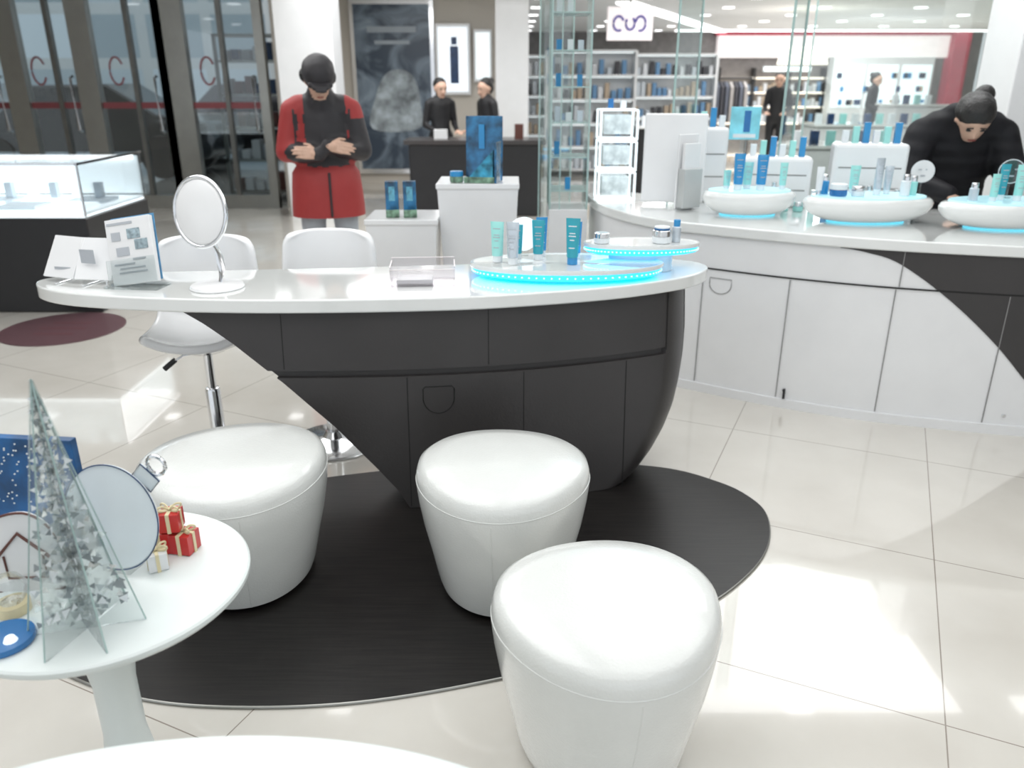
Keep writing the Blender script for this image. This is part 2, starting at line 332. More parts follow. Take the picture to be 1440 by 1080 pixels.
# ------------------------------------------------------------------ products
def ctube(x,y,z,h,w,m,cap=LBL,rz=0,par=None):
    e=E('cosmetic_tube',(x,y,z+.0008),rz); ch=h*.16
    lathe('cap',[(.002,0),(w*.36,0),(w*.36,ch),(.002,ch)],cap,e,seg=20)
    rs=[]
    for t in np.linspace(0,1,9):
        a=w*(.40+.10*t); b=w*.40*(1-t)**.7+.0012
        rs.append([(a*math.cos(q),b*math.sin(q),ch+(h-ch)*t) for q in np.linspace(0,2*math.pi,21)[:-1]])
    rings('tube_body',rs,m,e)
    boxes('label_print',[((0,-w*.40*(1-k)**.7-.0012,ch+(h-ch)*k),(w*ww,.0012,h*.02),0) for k,ww in((.25,.4),(.45,.3),(.55,.5),(.62,.4),(.8,.55))],[LBL if cap!=LBL else GREYT],e)
def jar(x,y,z,r,h,m,lid):
    e=E('cosmetic_jar',(x,y,z+.0008))
    lathe('jar_base',[(.002,0),(r*.9,0),(r,h*.08),(r,h*.52),(.002,h*.52)],m,e,seg=28)
    lathe('jar_lid',[(.002,h*.54),(r*.97,h*.54),(r*.97,h*.95),(r*.9,h),(.002,h)],lid,e,seg=28)
def bottle(x,y,z,r,h,m,lid):
    e=E('cosmetic_bottle',(x,y,z+.0008))
    lathe('bottle_body',[(.002,0),(r,0),(r,h*.66),(r*.8,h*.70),(.002,h*.70)],m,e,seg=24)
    lathe('bottle_cap',[(.002,h*.70),(r*.75,h*.70),(r*.75,h*.98),(r*.7,h),(.002,h)],lid,e,seg=24)
DOT=mat('led_dot',(.6,.95,1),.4,emi=(.3,.85,1),es=2)
def displate(x,y,z,a,b,stem,th=.035):
    e=E('led_display_tray',(x,y,z))
    def L(nm,pr,m): lathe(nm,pr,m,e,sx=a,sy=b,seg=72)
    L('glow_body',[(.01,stem),(.86,stem),(.95,stem+.005),(.985,stem+th*.62),(.01,stem+th*.62)],CYAN)
    L('white_tray',[(.01,stem+th*.62),(.99,stem+th*.62),(1.0,stem+th*.8),(.99,stem+th),(.965,stem+th),(.95,stem+th-.003),(.01,stem+th-.003)],WTOP)
    if stem>0: L('foot',[(.01,0),(.55,0),(.55,stem),(.01,stem)],WTOP)
    lb=[]
    for q in np.linspace(0,2*math.pi,80)[:-1]:
        lb.append(((a*.974*math.cos(q),b*.974*math.sin(q),stem+th*.36),(.005,.005,.005),0,q))
    boxes('led_chain',lb,[DOT],e)
    return z+stem+th-.003
t1=displate(.207,2.975,.801,.367,.165,.008,.045)
t2=displate(.50,3.07,.801,.225,.095,.070,.040)
for a in [(-.055,2.985,.150,.052,MINT,LBL),(.003,2.945,.155,.05,SILV,LBL),(.10,3.02,.15,.05,TEAL,LBL),(.115,3.085,.15,.045,BLUE2,LBL),(.225,2.94,.17,.054,TEAL,BLUE2),(.245,3.04,.14,.045,BLUE2,LBL),(.02,3.04,.13,.045,TEAL,LBL)]:
    ctube(a[0],a[1],t1,a[2],a[3],a[4],a[5],random.uniform(-.3,.3))
jar(.345,3.055,t2,.03,.04,LBL,CHR)
jar(.575,3.06,t2,.036,.05,LBL,CHR); bottle(.635,3.08,t2,.017,.085,SILV,BLUE2); jar(.575,3.06,t2+.0510,.03,.012,BLUE,LBL)
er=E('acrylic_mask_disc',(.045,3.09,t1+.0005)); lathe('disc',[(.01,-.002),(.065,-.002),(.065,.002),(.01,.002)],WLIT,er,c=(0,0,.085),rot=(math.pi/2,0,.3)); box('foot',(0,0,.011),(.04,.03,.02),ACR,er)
ab=E('acrylic_sample_tray',(-.325,2.86,.8005),.08)
boxes('tray_walls',[((0,-.06,.03),(.23,.004,.06),0),((0,.06,.04),(.23,.004,.08),0),((-.115,0,.035),(.004,.12,.07),0),((.115,0,.035),(.004,.12,.07),0),((0,0,.003),(.23,.12,.006),0)],[glass('acrylic_box_clear',(.97,.96,.97),.06)],ab)
boxes('rim_edges',[((0,-.06,.061),(.234,.004,.002),0),((0,.06,.081),(.234,.004,.002),0),((-.115,0,.071),(.004,.12,.002),0),((.115,0,.071),(.004,.12,.002),0)],[mat('acrylic_edge_pale',(.80,.74,.76),.3)],ab)
boxes('cards',[((-.03,0,.014),(.13,.09,.014),0)],[PAPER],ab)
mr=E('tabletop_mirror',(-1.055,2.79,.8005),-.25)
lathe('base',[(.005,0),(.093,0),(.095,.004),(.09,.012),(.04,.016),(.005,.016)],WHITE,mr)
tube('stand_band',crom([(0,.02,.014),(.004,.03,.06),(-.008,.04,.12),(-.03,.035,.18),(-.03,.012,.25)],5,False),.013,CHR,mr,sy=.3)
tilt=(math.radians(82),0,0)
lathe('mirror_back',[(.005,-.010),(.085,-.010),(.094,-.003),(.094,.003),(.085,.008),(.005,.008)],WHITE,mr,c=(-.03,.0,.265),rot=tilt,sy=1.18)
tube('chrome_rim',[(-.03+.101*math.cos(a),.115*1.04*math.sin(a)*math.cos(tilt[0]),.265+.119*math.sin(a)*math.sin(tilt[0])) for a in np.linspace(0,2*math.pi,61)[:-1]],.0075,CHR,mr,closed=True)
lathe('inner_ring',[(.068,-.013),(.073,-.013),(.073,-.009),(.068,-.009)],CHR,mr,c=(-.03,-.0,.265),rot=tilt,sy=1.18)
# leaflets holder
lh=E('leaflet_holder',(-1.345,2.80,.8005),-.12)
box('foot',(0,0,.004),(.20,.10,.008),ACR,lh,bev=.001)
rx=math.radians(-16); ry=math.radians(-9)
lf=bpy.data.objects.new('leaflet_group',None); lf.location=(0,0,.006); lf.rotation_euler=(rx,ry,0); link(lf,lh)
box('leaflets',(0,0,.122),(.175,.022,.235),PAPER,lf,bev=.002)
box('front_lip',(0,-.022,.05),(.19,.004,.09),ACR,lf,bev=0)
cols=[]
for (u,v,w,h,mi) in [(-.03,.10,.10,.008,1),(.02,.06,.05,.035,0),(-.05,.055,.035,.03,1),(.045,.02,.05,.035,0),(-.03,-.0,.05,.03,1),(-.03,-.045,.08,.006,1),(.03,-.03,.05,.006,1),(0,-.06,.10,.005,1),(0,-.075,.11,.005,1)]:
    cols.append(((u,-.0125,v+.122),(w,.002,h),mi))
boxes('leaflet_print',cols,[mat('leaflet_photo_print',(.35,.45,.5),.5,var=.5,nscale=60),GREYT],lf)
box('blue_back_card',(.006,.016,.130),(.17,.004,.235),PRINT,lf,bev=0)
bk=E('open_catalogue_stand',(-1.585,2.87,.8005),-.25)
for s,nm in((-1,'page_left'),(1,'page_right')):
    box(nm,(s*.07,.02,.085),(.145,.008,.16),PAPER,bk,bev=.001,rot=(math.radians(-32),0,s*.12))
boxes('print',[((.06,-.013,.10),(.06,.002,.05),0),((-.06,-.010,.05),(.07,.002,.01),0)],[GREYT],bk)
tube('easel_wire',[(-.06,-.06,.003),(-.06,.06,.003),(-.04,.05,.12),(.04,.05,.12),(.06,.06,.003),(.06,-.06,.003)],.003,CHR,bk,seg=8)
# ------------------------------------------------------------------ far counter
FP=crom([(.47,4.9),(.50,4.5),(.60,4.2),(.75,3.97),(.92,3.84),(1.25,3.63),(1.6,3.46),(1.95,3.345),(2.3,3.26),(2.8,3.18),(3.35,3.14)],10,False)
FPc=[p for p in FP if p[0]>.9]
fx=[p[0] for p in FPc]; fy=[p[1] for p in FPc]
def ff(x,z=0): return float(np.interp(x,fx,fy))
back=[(3.35,4.1),(2.8,4.15),(2.3,4.27),(1.9,4.42),(1.3,4.65),(.9,4.82),(.7,4.95)]
def inset(P,d):
    out=[];n=len(P)
    for i in range(n):
        a=np.array(P[i-1]);b=np.array(P[(i+1)%n]);t=b-a;t=t/(np.linalg.norm(t)+1e-9);nn=np.array([-t[1],t[0]])
        out.append(tuple(np.array(P[i])+nn*d))
    return out
fo=FP+back
fc=E('display_counter')
prism('cabinet_body',fo,.045,.80,WHITE,fc)
prism('plinth',inset(fo,-.012),.0,.045,WHITE,fc)
prism('counter_top',inset(fo,-.02),.802,.85,WTOP,fc,bev=.006)
sx_=[1.455,1.56,1.69,1.90,2.11,2.29,2.45,2.7,3.3]; sz_=[.799,.785,.745,.60,.413,.222,.11,.05,.046]
sp=crom(list(zip(sx_,sz_)),6,False); spx=[p[0] for p in sp]; spz=[min(.797,max(.046,p[1])) for p in sp]
strip('dark_swoosh_panel',ff,1.46,3.3,lambda x:float(np.interp(x,spx,spz)),.799,.004,DARK,fc,n=60,thick=.0035)
strip('drawer_gap',ff,.93,3.3,.635,.642,.0058,BLACKG,fc,n=50)
for i,(xx,z0,z1) in enumerate([(1.70,.645,.798),(1.285,.05,.632),(1.69,.05,.632),(2.12,.05,.632),(2.65,.05,.632),(.935,.05,.632)]):
    strip('door_joint_%d'%i,ff,xx-.0015,xx+.0015,z0,z1,.0062,GAP,fc,n=2)
dp=[(.045*math.cos(a)+1.01,.565+.045*math.sin(a)) for a in np.linspace(math.pi,math.pi*2,18)]+[(1.055,.595),(.965,.595)]
tube('lock_plate_outline',[(x,ff(x)-.002,z) for x,z in dp],.002,GAP,fc,seg=6,closed=True)
for x in(1.315,2.2): tube('keyhole',[(x,ff(x)-.008,.09),(x,ff(x)+.004,.09)],.008,CHR,fc)
tube('key',[(1.315,ff(1.315)-.012,.10),(1.315,ff(1.315)-.014,.05)],.006,BLK,fc)
def pod(x,y,a,b,h=.125):
    e=E('oval_display_pod',(x,y,.851))
    lathe('pod_shell',[(.01,.0),(.45,.0),(.60,.006),(.78,.022),(.92,.048),(.99,.076),(1.0,.094),(.97,.110),(.92,.118),(.01,.118)],WTOP,e,sx=a,sy=b,seg=64)
    lathe('glow_ring',[(.46,.001),(.60,.001),(.60,.005),(.46,.005)],CYANS,e,sx=a,sy=b,seg=64)
    lathe('tray_top',[(.01,.118),(.88,.118),(.87,.126),(.01,.126)],CYANP,e,sx=a,sy=b,seg=64)
    return .851+.126
pod(1.20,4.11,.235,.14); pod(1.715,3.90,.31,.16); zt=pod(2.30,3.73,.32,.17)
for a in [(1.13,4.08,.175,.055,BLUE2,LBL),(1.245,4.08,.17,.058,BLUE2,LBL),(1.19,4.13,.13,.05,MINT,LBL),(1.36,4.10,.13,.04,MINT,LBL),(1.09,4.14,.09,.04,MINT,LBL),
          (1.47,3.90,.13,.035,LBL,CHR),(1.75,3.90,.17,.045,SILV,LBL),(1.81,3.93,.13,.04,SILV,LBL),(1.66,3.96,.13,.05,MINT,LBL),
          (2.24,3.72,.16,.042,TEAL,LBL),(2.30,3.69,.16,.045,MINT,LBL),(2.40,3.72,.19,.05,TEAL,LBL),(2.19,3.69,.12,.04,MINT,LBL),(2.50,3.69,.16,.04,BLUE,LBL)]:
    ctube(a[0],a[1],zt,a[2],a[3],a[4],a[5],random.uniform(-.4,.2))
jar(1.555,3.87,zt,.04,.055,BLUE,LBL); jar(1.64,3.85,zt,.03,.05,LBL,CHR); bottle(1.87,3.87,zt,.022,.10,LBL,CHR); bottle(1.92,3.90,zt,.02,.09,MINT,CHR)
bottle(1.51,3.94,zt,.022,.09,BLUE2,CHR); jar(2.36,3.65,zt,.03,.045,LBL,CHR); bottle(2.11,3.71,zt,.02,.08,SILV,CHR)
for x,y in((2.075,4.14),(2.31,3.79)):
    e=E('paper_face_mask_stand',(x,y,zt+.0008 if x>2.1 else .8505)); zz=0 if x>2.1 else .09
    lathe('mask_disc',[(.004,-.002),(.052,-.002),(.052,.002),(.004,.002)],PAPER if x<2.1 else ACR,e,c=(0,0,.12+zz),rot=(math.pi/2,0,-.3))
    tube('disc_rim',[(.053*math.cos(a)*math.cos(.3),-.053*math.cos(a)*math.sin(.3),.12+zz+.053*math.sin(a)) for a in np.linspace(0,2*math.pi,41)[:-1]],.0022,LBL,e,seg=6,closed=True)
    lathe('foot',[(.002,0),(.02,0),(.02,.004),(.002,.004)],ACR,e,seg=20)
    tube('stem',[(0,0,0.001),(0,0,.07+zz)],.004,ACR,e); boxes('face_holes',[((-.018,-.006,.13+zz),(.016,.003,.006),0),((.018,-.006,.13+zz),(.016,.003,.006),0),((0,-.006,.10+zz),(.022,.003,.007),0)],[GREYT],e)
wb=E('white_brochure_board',(.875,4.45,.851),-.15)
box('panel',(0,0,.245),(.33,.05,.46),WHITE,wb,bev=.01,rot=(math.radians(-6),0,0))
rk=E('grey_leaflet_rack',(.93,4.28,.851),.5); box('back',(0,.03,.19),(.13,.01,.38),PAPER,rk,bev=.004); box('pocket',(0,-.005,.11),(.12,.05,.20),mat('rack_grey',(.5,.52,.52),.4),rk,bev=.004); box('leaflet',(0,-.0,.25),(.10,.02,.17),PAPER,rk,bev=.001)
for x,y,w,h,d,rz in[(1.42,4.42,.36,.26,.14,-.2),(1.84,4.26,.36,.34,.14,-.2),(1.08,4.60,.22,.40,.12,-.1)]:
    e=E('white_product_organiser',(x,y,.851),rz)
    box('shell',(0,0,h/2),(w,d,h),WHITE,e,bev=.02); boxes('slots',[((0,-d/2-.001,h*k),(w*.84,.002,.006),0) for k in(.35,.65)],[GAP],e)
    boxes('samples_on_top',[((-w*.35+k*.05,0,h+.03+.01*(k%3)),(.03,.03,.06+.02*(k%3)),k%3) for k in range(int(w*.7/.05)+1)],[LBL,MINT,BLUE2],e)
for i in range(15):
    x=1.12+i*.062; r_=.018 if i%3 else .026
    (bottle if i%3 else jar)(x,4.29-.34*(x-1.2)+.02,.8505,r_,.11+.05*random.random() if i%3 else .05,random.choice([BLUE2,MINT,LBL,LBL,MINT]),random.choice([CHR,LBL]))
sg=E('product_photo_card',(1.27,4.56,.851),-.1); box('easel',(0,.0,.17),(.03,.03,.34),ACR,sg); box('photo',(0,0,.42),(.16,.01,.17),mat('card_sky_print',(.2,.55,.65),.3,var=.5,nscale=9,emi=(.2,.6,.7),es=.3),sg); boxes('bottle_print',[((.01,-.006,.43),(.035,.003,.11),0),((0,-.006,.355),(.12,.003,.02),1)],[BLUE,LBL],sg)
cs=E('lit_acrylic_cube_stack',(.585,4.66,.851))
for i in range(3):
    z=i*.165
    boxes('cube_%d_frame'%i,[((sx*.1,sy*.1,z+.08),(.012,.012,.155),0) for sx in(-1,1) for sy in(-1,1)]+[((0,0,z+.004),(.205,.205,.008),0),((0,0,z+.157),(.205,.205,.008),0)],[WLIT],cs)
    box('cube_%d_core'%i,(0,.03,z+.08),(.15,.12,.10),mat('acrylic_silver',(.8,.84,.86),.1,metal=.2,var=.5,nscale=25,emi=(.8,.95,1),es=.25),cs); box('cube_%d_pane'%i,(0,-.102,z+.08),(.19,.003,.14),ACR,cs,bev=0)
boxes('goods_on_top',[((-.04,0,.52),(.03,.03,.05),0),((.03,0,.515),(.03,.03,.04),1)],[BLUE,LBL],cs)
gt=E('glass_shelf_tower',(.32,4.75,0))
box('plinth',(0,0,.4),(.22,.3,.8),WHITE,gt)
box('pane_left',(-.105,0,1.7),(.008,.28,1.8),GL,gt,bev=0); box('pane_right',(.105,0,1.7),(.008,.28,1.8),GL,gt,bev=0)
boxes('pane_edges',[((-.105,-.142,1.7),(.010,.006,1.8),0),((.105,-.142,1.7),(.010,.006,1.8),0),((-.105,.142,1.7),(.010,.006,1.8),0),((-.05,-.142,1.7),(.006,.005,1.8),0)],[GEDGE],gt)
gl=[];bx=[]
for i in range(9):
    z=.9+i*.185; gl.append(((0,0,z),(.2,.27,.006),0))
    for k in range(3):
        if random.random()<.35: continue
        h=random.uniform(.04,.10); bx.append(((-.06+k*.06,random.uniform(-.06,.08),z+.003+h/2),(.03,.03,h),random.randrange(4)))
boxes('shelves',gl,[GEDGE],gt); boxes('shelf_products',bx,[BLUE2,LBL,SILV,LBL],gt)
def gpanel(x,y,w,rz,z0=.852):
    e=E('glass_partition_panel',(x,y,z0),rz); h=2.6-z0
    box('sheet',(0,0,h/2),(w,.010,h),GL,e,bev=0)
    boxes('polished_edges',[((-w/2-.004,0,h/2),(.008,.012,h),0),((w/2+.004,0,h/2),(.008,.012,h),0)],[GEDGE],e)
gpanel(.97,4.74,.13,.3); gpanel(1.50,4.545,.07,.3); gpanel(.28,5.4,.2,.0,0); gpanel(2.55,5.6,1.2,.0,0)
# ------------------------------------------------------------------ white pedestals
def pedestal(x,y,w,h,d=.34):
    e=E('white_display_pedestal',(x,y,0))
    rr=lambda s,z:[(sx*(w/2*s),sy*(d/2*s),z) for sx,sy in((-1,-1),(1,-1),(1,1),(-1,1))]
    rings('plinth_body',[rr(.72,0),rr(.86,h*.5),rr(.97,h-.03),rr(1.0,h-.025),rr(1.0,h)],WHITE,e,smooth=False,bev=.008)
pedestal(-.56,4.2,.37,.835); pedestal(-.175,4.3,.425,1.0)
SEA=mat('sea_print',(.02,.16,.34),.2,var=.9,nscale=14,coat=.4); YEL=mat('coral_print',(.20,.34,.24),.4,var=.9,nscale=30)
for dx in(-.05,.04):
    e=E('printed_bottle_box',(-.56+dx,4.12,.836),.1); box('box',(0,0,.09),(.065,.05,.18),SEA,e); box('coral_base',(0,-.001,.02),(.067,.052,.04),YEL,e); boxes('highlight_print',[((.0,-.0265,.12),(.03,.002,.07),0)],[mat('bubble_print',(.15,.45,.6),.3,var=.6,nscale=40)],e)
e=E('sea_theme_gift_display',(-.155,4.22,1.001),-.2)
box('back_panel',(0,.06,.16),(.19,.012,.32),SEA,e,rot=(math.radians(-4),0,.1)); box('side_panel',(.085,0,.10),(.012,.13,.2),SEA,e)
mk('front_wedge',[(-.08,-.06,0),(.07,-.06,0),(.07,-.05,.16),(-.08,.03,0),(.07,.03,0),(.07,.04,.16)],[(0,1,2),(3,5,4),(0,3,4,1),(1,4,5,2),(0,2,5,3)],mat('sea_print_light',(.04,.32,.5),.2,var=.9,nscale=20),e,smooth=False)
box('coral_strip',(-.0,-.066,.015),(.16,.006,.03),YEL,e); boxes('bottle_print',[((-.01,.045,.22),(.03,.004,.12),0)],[BLUE2],e)
jar(-.285,4.2,1.001,.035,.055,YEL,BLUE2)
# ------------------------------------------------------------------ front-left table
def rtable(name,x,y,a,b,z,lx=0,ly=0):
    e=E(name,(x,y,0))
    lathe('top',[(.01,z-.028),(.90,z-.028),(.97,z-.022),(1.0,z-.012),(1.0,z-.004),(.985,z),(.01,z)],TBLT,e,sx=a,sy=b,seg=96)
    lathe('flared_leg',[(.005,0),(.15,0),(.15,.01),(.10,.03),(.055,.10),(.042,.2),(.042,z*.6),(.052,z*.75),(.075,z*.88),(.12,z-.028),(.005,z-.028)],TBLT,e,c=(lx,ly,0),seg=48)
rtable('white_side_table',-.83,1.37,.285,.277,.55,0,-.04)
rtable('white_side_table',-.40,.70,.52,.26,.55)
tr=E('acrylic_christmas_tree',(-.785,1.215,.551),.0)
trm=[SILVM,LBL,mat('mosaic_grey',(.30,.34,.36),.25,metal=.3),LBL]
for k,a in enumerate((.25,.25+math.pi/3,.25+2*math.pi/3)):
    ca,sa=math.cos(a),math.sin(a); R=.10;Hh=.49
    V=[];outl=[(-R,0),(R,0),(.003,Hh),(-.003,Hh)]
    for s in(-.0015,.0015):
        for u,z in outl: V.append((u*ca-s*sa,u*sa+s*ca,z))
    mk('panel_%d'%k,V,[(0,1,2,3),(7,6,5,4),(0,4,5,1),(1,5,6,2),(2,6,7,3),(3,7,4,0)],ACR,tr,smooth=False)
    MV=[];MF=[];MI=[]
    for i in range(170):
        z=random.uniform(.015,.46); um=R*(1-z/Hh)*.90; u=random.uniform(-um,um); s=random.uniform(.007,.014)*(1-.5*z/Hh); q=random.uniform(0,6.28)
        sd=random.choice((-.0022,.0022))+random.uniform(-.0003,.0003)
        b=len(MV)
        for j in range(3):
            uu=u+s*math.cos(q+j*2.1); zz=z+s*math.sin(q+j*2.1); MV.append((uu*ca-sd*sa,uu*sa+sd*ca,zz))
        MF.append((b,b+1,b+2)); MI.append(random.randrange(4))
    mk('mosaic_%d'%k,MV,MF,trm,tr,smooth=False,mi=MI)
    tube('edge_%d'%k,[(-R*ca,-R*sa,0.001),(0,0,Hh),(R*ca,R*sa,.001)],.0015,GEDGE,tr,seg=6)
bc=E('bauble_shaped_card',(-.805,1.40,.551),-.25)
IC=mat('ice_white_card',(.76,.84,.88),.15,coat=.6,var=.05)
lathe('bauble',[(.004,-.003),(.108,-.003),(.110,0),(.108,.003),(.004,.003)],IC,bc,c=(0,0,.125),rot=(math.radians(80),0,0),seg=64)
box('bauble_cap',(.083,.02,.215),(.05,.006,.036),IC,bc,rot=(0,math.radians(42),0))
tube('cap_outline',[(.083+x*math.cos(.73)+z*math.sin(.73),.0165,.215-x*math.sin(.73)+z*math.cos(.73)) for x,z in((-.025,-.018),(.025,-.018),(.025,.018),(-.025,.018))],.0015,NAVY,bc,closed=True,seg=6)
tube('hang_ring',[(.110+.02*math.cos(a),.02,.245+.02*math.sin(a)) for a in np.linspace(0,2*math.pi,25)[:-1]],.004,CHR,bc,closed=True,seg=8)
tube('dark_rim',[(.1105*math.cos(a),-.004+.018*math.sin(a),.125+.109*math.sin(a)) for a in np.linspace(0,2*math.pi,65)[:-1]],.0014,NAVY,bc,closed=True,seg=6)
box('card_foot',(0,.01,.01),(.06,.05,.02),ACR,bc)
wc=E('winter_scene_card',(-.985,1.47,.551),-.1)
box('board',(0,0,.135),(.20,.02,.27),mat('night_blue_print',(.01,.12,.34),.3,var=.7,nscale=12),wc,bev=.002)
sn=[((random.uniform(-.09,.09),-.011,random.uniform(.12,.26)),(.003,.002,.003),0) for _ in range(90)]
boxes('printed_snowflakes',sn,[LBL],wc)
hc=E('snow_house_card',(-.945,1.335,.551),.1)
hs=crom([(-.08,.0),(-.10,.05),(-.085,.12),(-.04,.165),(.02,.17),(.06,.12),(.065,.05),(.05,.0)],5)
rings('card_shape',[[(x,-.003,z) for x,z in hs],[(x,.003,z) for x,z in hs]],PAPER,hc)
tube('card_outline',[(x,-.004,z) for x,z in hs],.0025,BROWN,hc,closed=True,seg=6)
tube('house_roof_line',[(-.06,-.005,.075),(-.01,-.005,.13),(.04,-.005,.075)],.0035,BROWN,hc,seg=6)
tube('house_body_line',[(-.045,-.005,.08),(-.045,-.005,.03),(.028,-.005,.03),(.028,-.005,.08)],.0025,BROWN,hc,seg=6)
fo_=E('blue_round_ornament',(-.915,1.175,.551)); lathe('disc',[(.004,0),(.05,0),(.052,.006),(.05,.012),(.004,.012)],BLUE,fo_); lathe('gem',[(.002,.012),(.012,.012),(.008,.020),(.002,.022)],WLIT,fo_,c=(.02,-.012,0),seg=12)
gc=E('snow_globe_gift',(-.95,1.265,.551)); lathe('golden_base',[(.002,0),(.03,0),(.03,.02),(.002,.02)],CREAM,gc); lathe('globe',[(.002,.02),(.02,.022),(.033,.04),(.033,.055),(.02,.075),(.002,.08)],ACR,gc)
def gift(x,y,z,s,m,rib,rz):
    e=E('gift_box',(x,y,z),rz); box('box',(0,0,s/2),(s,s,s),m,e,bev=.001)
    boxes('ribbon',[((0,0,s/2),(s*.18,s+.003,s+.003),0),((0,0,s/2),(s+.003,s*.18,s+.003),0)],[rib],e)
    for q in(0.5,2.6,-.5,3.6):
        c,s2=math.cos(q),math.sin(q)
        tube('bow_loop',crom([(0,0,s),(c*.012,s2*.012,s+.012),(c*.024,s2*.024,s+.010),(c*.02,s2*.02,s+.003)],4),.0022,rib,e,closed=True,seg=6)
gift(-.755,1.475,.5515,.048,RED,CREAM,.3); gift(-.702,1.475,.5515,.045,RED,CREAM,-.2); gift(-.735,1.41,.5515,.038,PAPER,CREAM,.5); gift(-.725,1.478,.6035,.042,RED,CREAM,.1)
# ------------------------------------------------------------------ left showcase & floor logo
sh=E('jewellery_showcase',(-4.0,5.75,0))
box('dark_base',(0,0,.32),(2.4,.95,.64),BLK,sh,bev=.01)
box('deck',(0,0,.655),(2.36,.92,.03),WLIT2,sh)
boxes('glass_sides',[((0,-.47,.82),(2.4,.008,.32),0),((1.196,0,.82),(.008,.94,.32),0),((0,0,.98),(2.4,.95,.01),0)],[glass('showcase_glass',(.97,.99,1),.08)],sh)
boxes('edges',[((1.2,-.475,.82),(.012,.012,.34),0),((0,-.475,.985),(2.4,.012,.014),0),((1.2,0,.985),(.012,.95,.014),0)],[CHR],sh)
boxes('trays',[((-1+.33*i,-.2+.3*j,.68),(.26,.22,.03),(i+j)%2) for i in range(7) for j in range(2)],[WLIT2,mat('velvet_light',(.7,.76,.8),.8)],sh)
boxes('jewel_stands',[((-1.05+.16*i,.1,.75),(.05,.05,.11),i%2) for i in range(14)],[WLIT,SILV],sh)
boxes('led_back_panel',[((0,.455,.82),(2.36,.01,.28),0),((0,.44,.95),(2.3,.03,.03),1)],[WLIT,LIGHTP],sh)
lg=E('floor_logo_decal',(-2.88,4.9,0)); lathe('ring',[(.30,.001),(.37,.001),(.37,.003),(.30,.003)],mat('decal_maroon',(.13,.07,.08),.3),lg,seg=64); lathe('inner',[(.01,.0005),(.29,.0005),(.29,.002),(.01,.002)],mat('decal_pale',(.36,.31,.30),.2),lg,seg=64); boxes('bars',[((0,0,.0025),(.3,.04,.002),0),((0,.12,.0025),(.25,.04,.002),0),((0,-.12,.0025),(.25,.04,.002),0)],[mat('decal_maroon2',(.14,.06,.07),.3)],lg)
# ------------------------------------------------------------------ background furniture
rd=E('dark_service_desk',(-.42,9.6,0)); box('body',(0,0,.4),(1.5,.5,.8),BLK,rd,bev=.02); box('top',(0,0,.825),(1.6,.56,.05),mat('desk_top_dark',(.05,.045,.045),.3),rd)
boxes('items',[((-.4,0,.9),(.15,.1,.1),0),((.5,0,.93),(.1,.1,.16),1),((.1,0,.89),(.2,.1,.08),2)],[PAPER,BROWN,NAVY],rd)
ps=E('framed_wall_poster',(-1.72,12.46,0)); box('frame',(0,0,1.35),(1.2,.06,2.4),CHR,ps); box('print',(0,-.04,1.35),(1.08,.02,2.26),poster_mat(),ps)
blobp=crom([(-.35,.8),(-.28,1.25),(-.12,1.55),(.1,1.62),(.3,1.5),(.38,1.15),(.34,.8)],5)
rings('polar_bear_print',[[(x,-.052,z) for x,z in blobp],[(x,-.056,z) for x,z in blobp]],mat('poster_bear',(.38,.44,.48),.5,var=.7,nscale=6),ps)
boxes('poster_title',[((0,-.056,2.15),(.7,.006,.08),0),((0,-.056,1.98),(.5,.006,.05),0)],[mat('poster_text',(.35,.4,.45),.5)],ps)
lb=E('lightbox_advert',(-.85,12.44,0)); box('case',(0,0,1.75),(.5,.1,.95),WHITE,lb); box('lit_print',(0,-.055,1.75),(.42,.01,.86),mat('lit_ad',(.8,.85,.9),.4,emi=(.85,.93,1),es=.8),lb); boxes('figure_print',[((.02,-.063,1.68),(.12,.006,.5),0),((.02,-.063,2.0),(.08,.006,.1),0)],[NAVY],lb)
lb2=E('lightbox_advert',(-.42,12.44,0)); box('case',(0,0,1.8),(.26,.1,.7),WHITE,lb2); box('lit_print',(0,-.055,1.8),(.2,.01,.62),WLIT,lb2)
hs_=E('hanging_shop_sign',(1.62,12,0)); box('board',(0,0,2.2),(.62,.08,.42),FASC,hs_)
for i,(x0,r0) in enumerate(((-.16,.07),(.0,.06),(.14,.07))): tube('letter_%d'%i,[(x0+r0*math.cos(a),-.055,2.2+r0*1.3*math.sin(a)) for a in np.linspace(.4+i*2,5.3+i*2,18)],.016,PURP,hs_,seg=8)
tube('hanger',[(0,0,2.41),(0,0,2.6)],.015,STEEL,hs_)
def rack(x,y,w,seedm,rz=0,ztop=1.5):
    e=E('clothing_rack',(x,y,0),rz)
    for s in(-1,1): tube('post',[(s*w/2,0,0),(s*w/2,0,ztop)],.02,BLK,e,seg=8)
    tube('rail',[(-w/2,0,ztop),(w/2,0,ztop)],.015,BLK,e,seg=8)
    n=int(w/.09)
    V=[];F=[];M=[]
    for i in range(n-1):
        h=random.uniform(.6,.95); xx=-w/2+.09+i*.09; zt_=ztop-.06; b=len(V); mi=random.randrange(len(seedm))
        for dx in(-.03,.03):
            V+=[(xx+dx,-.03,zt_),(xx+dx,.03,zt_),(xx+dx,.21,zt_-.1),(xx+dx,.22,zt_-h),(xx+dx,-.22,zt_-h),(xx+dx,-.21,zt_-.1)]
        F+=[tuple(b+k for k in range(6)),tuple(b+11-k for k in range(6))]+[(b+k,b+(k+1)%6,b+6+(k+1)%6,b+6+k) for k in range(6)]; M+=[mi]*8
    mk('hanging_garments',V,F,seedm,e,smooth=False,mi=M)
G=[mat('cloth_a',(.05,.05,.06),.8),mat('cloth_b',(.35,.33,.32),.8),mat('cloth_c',(.65,.62,.6),.8),mat('cloth_e',(.10,.11,.14),.8)]
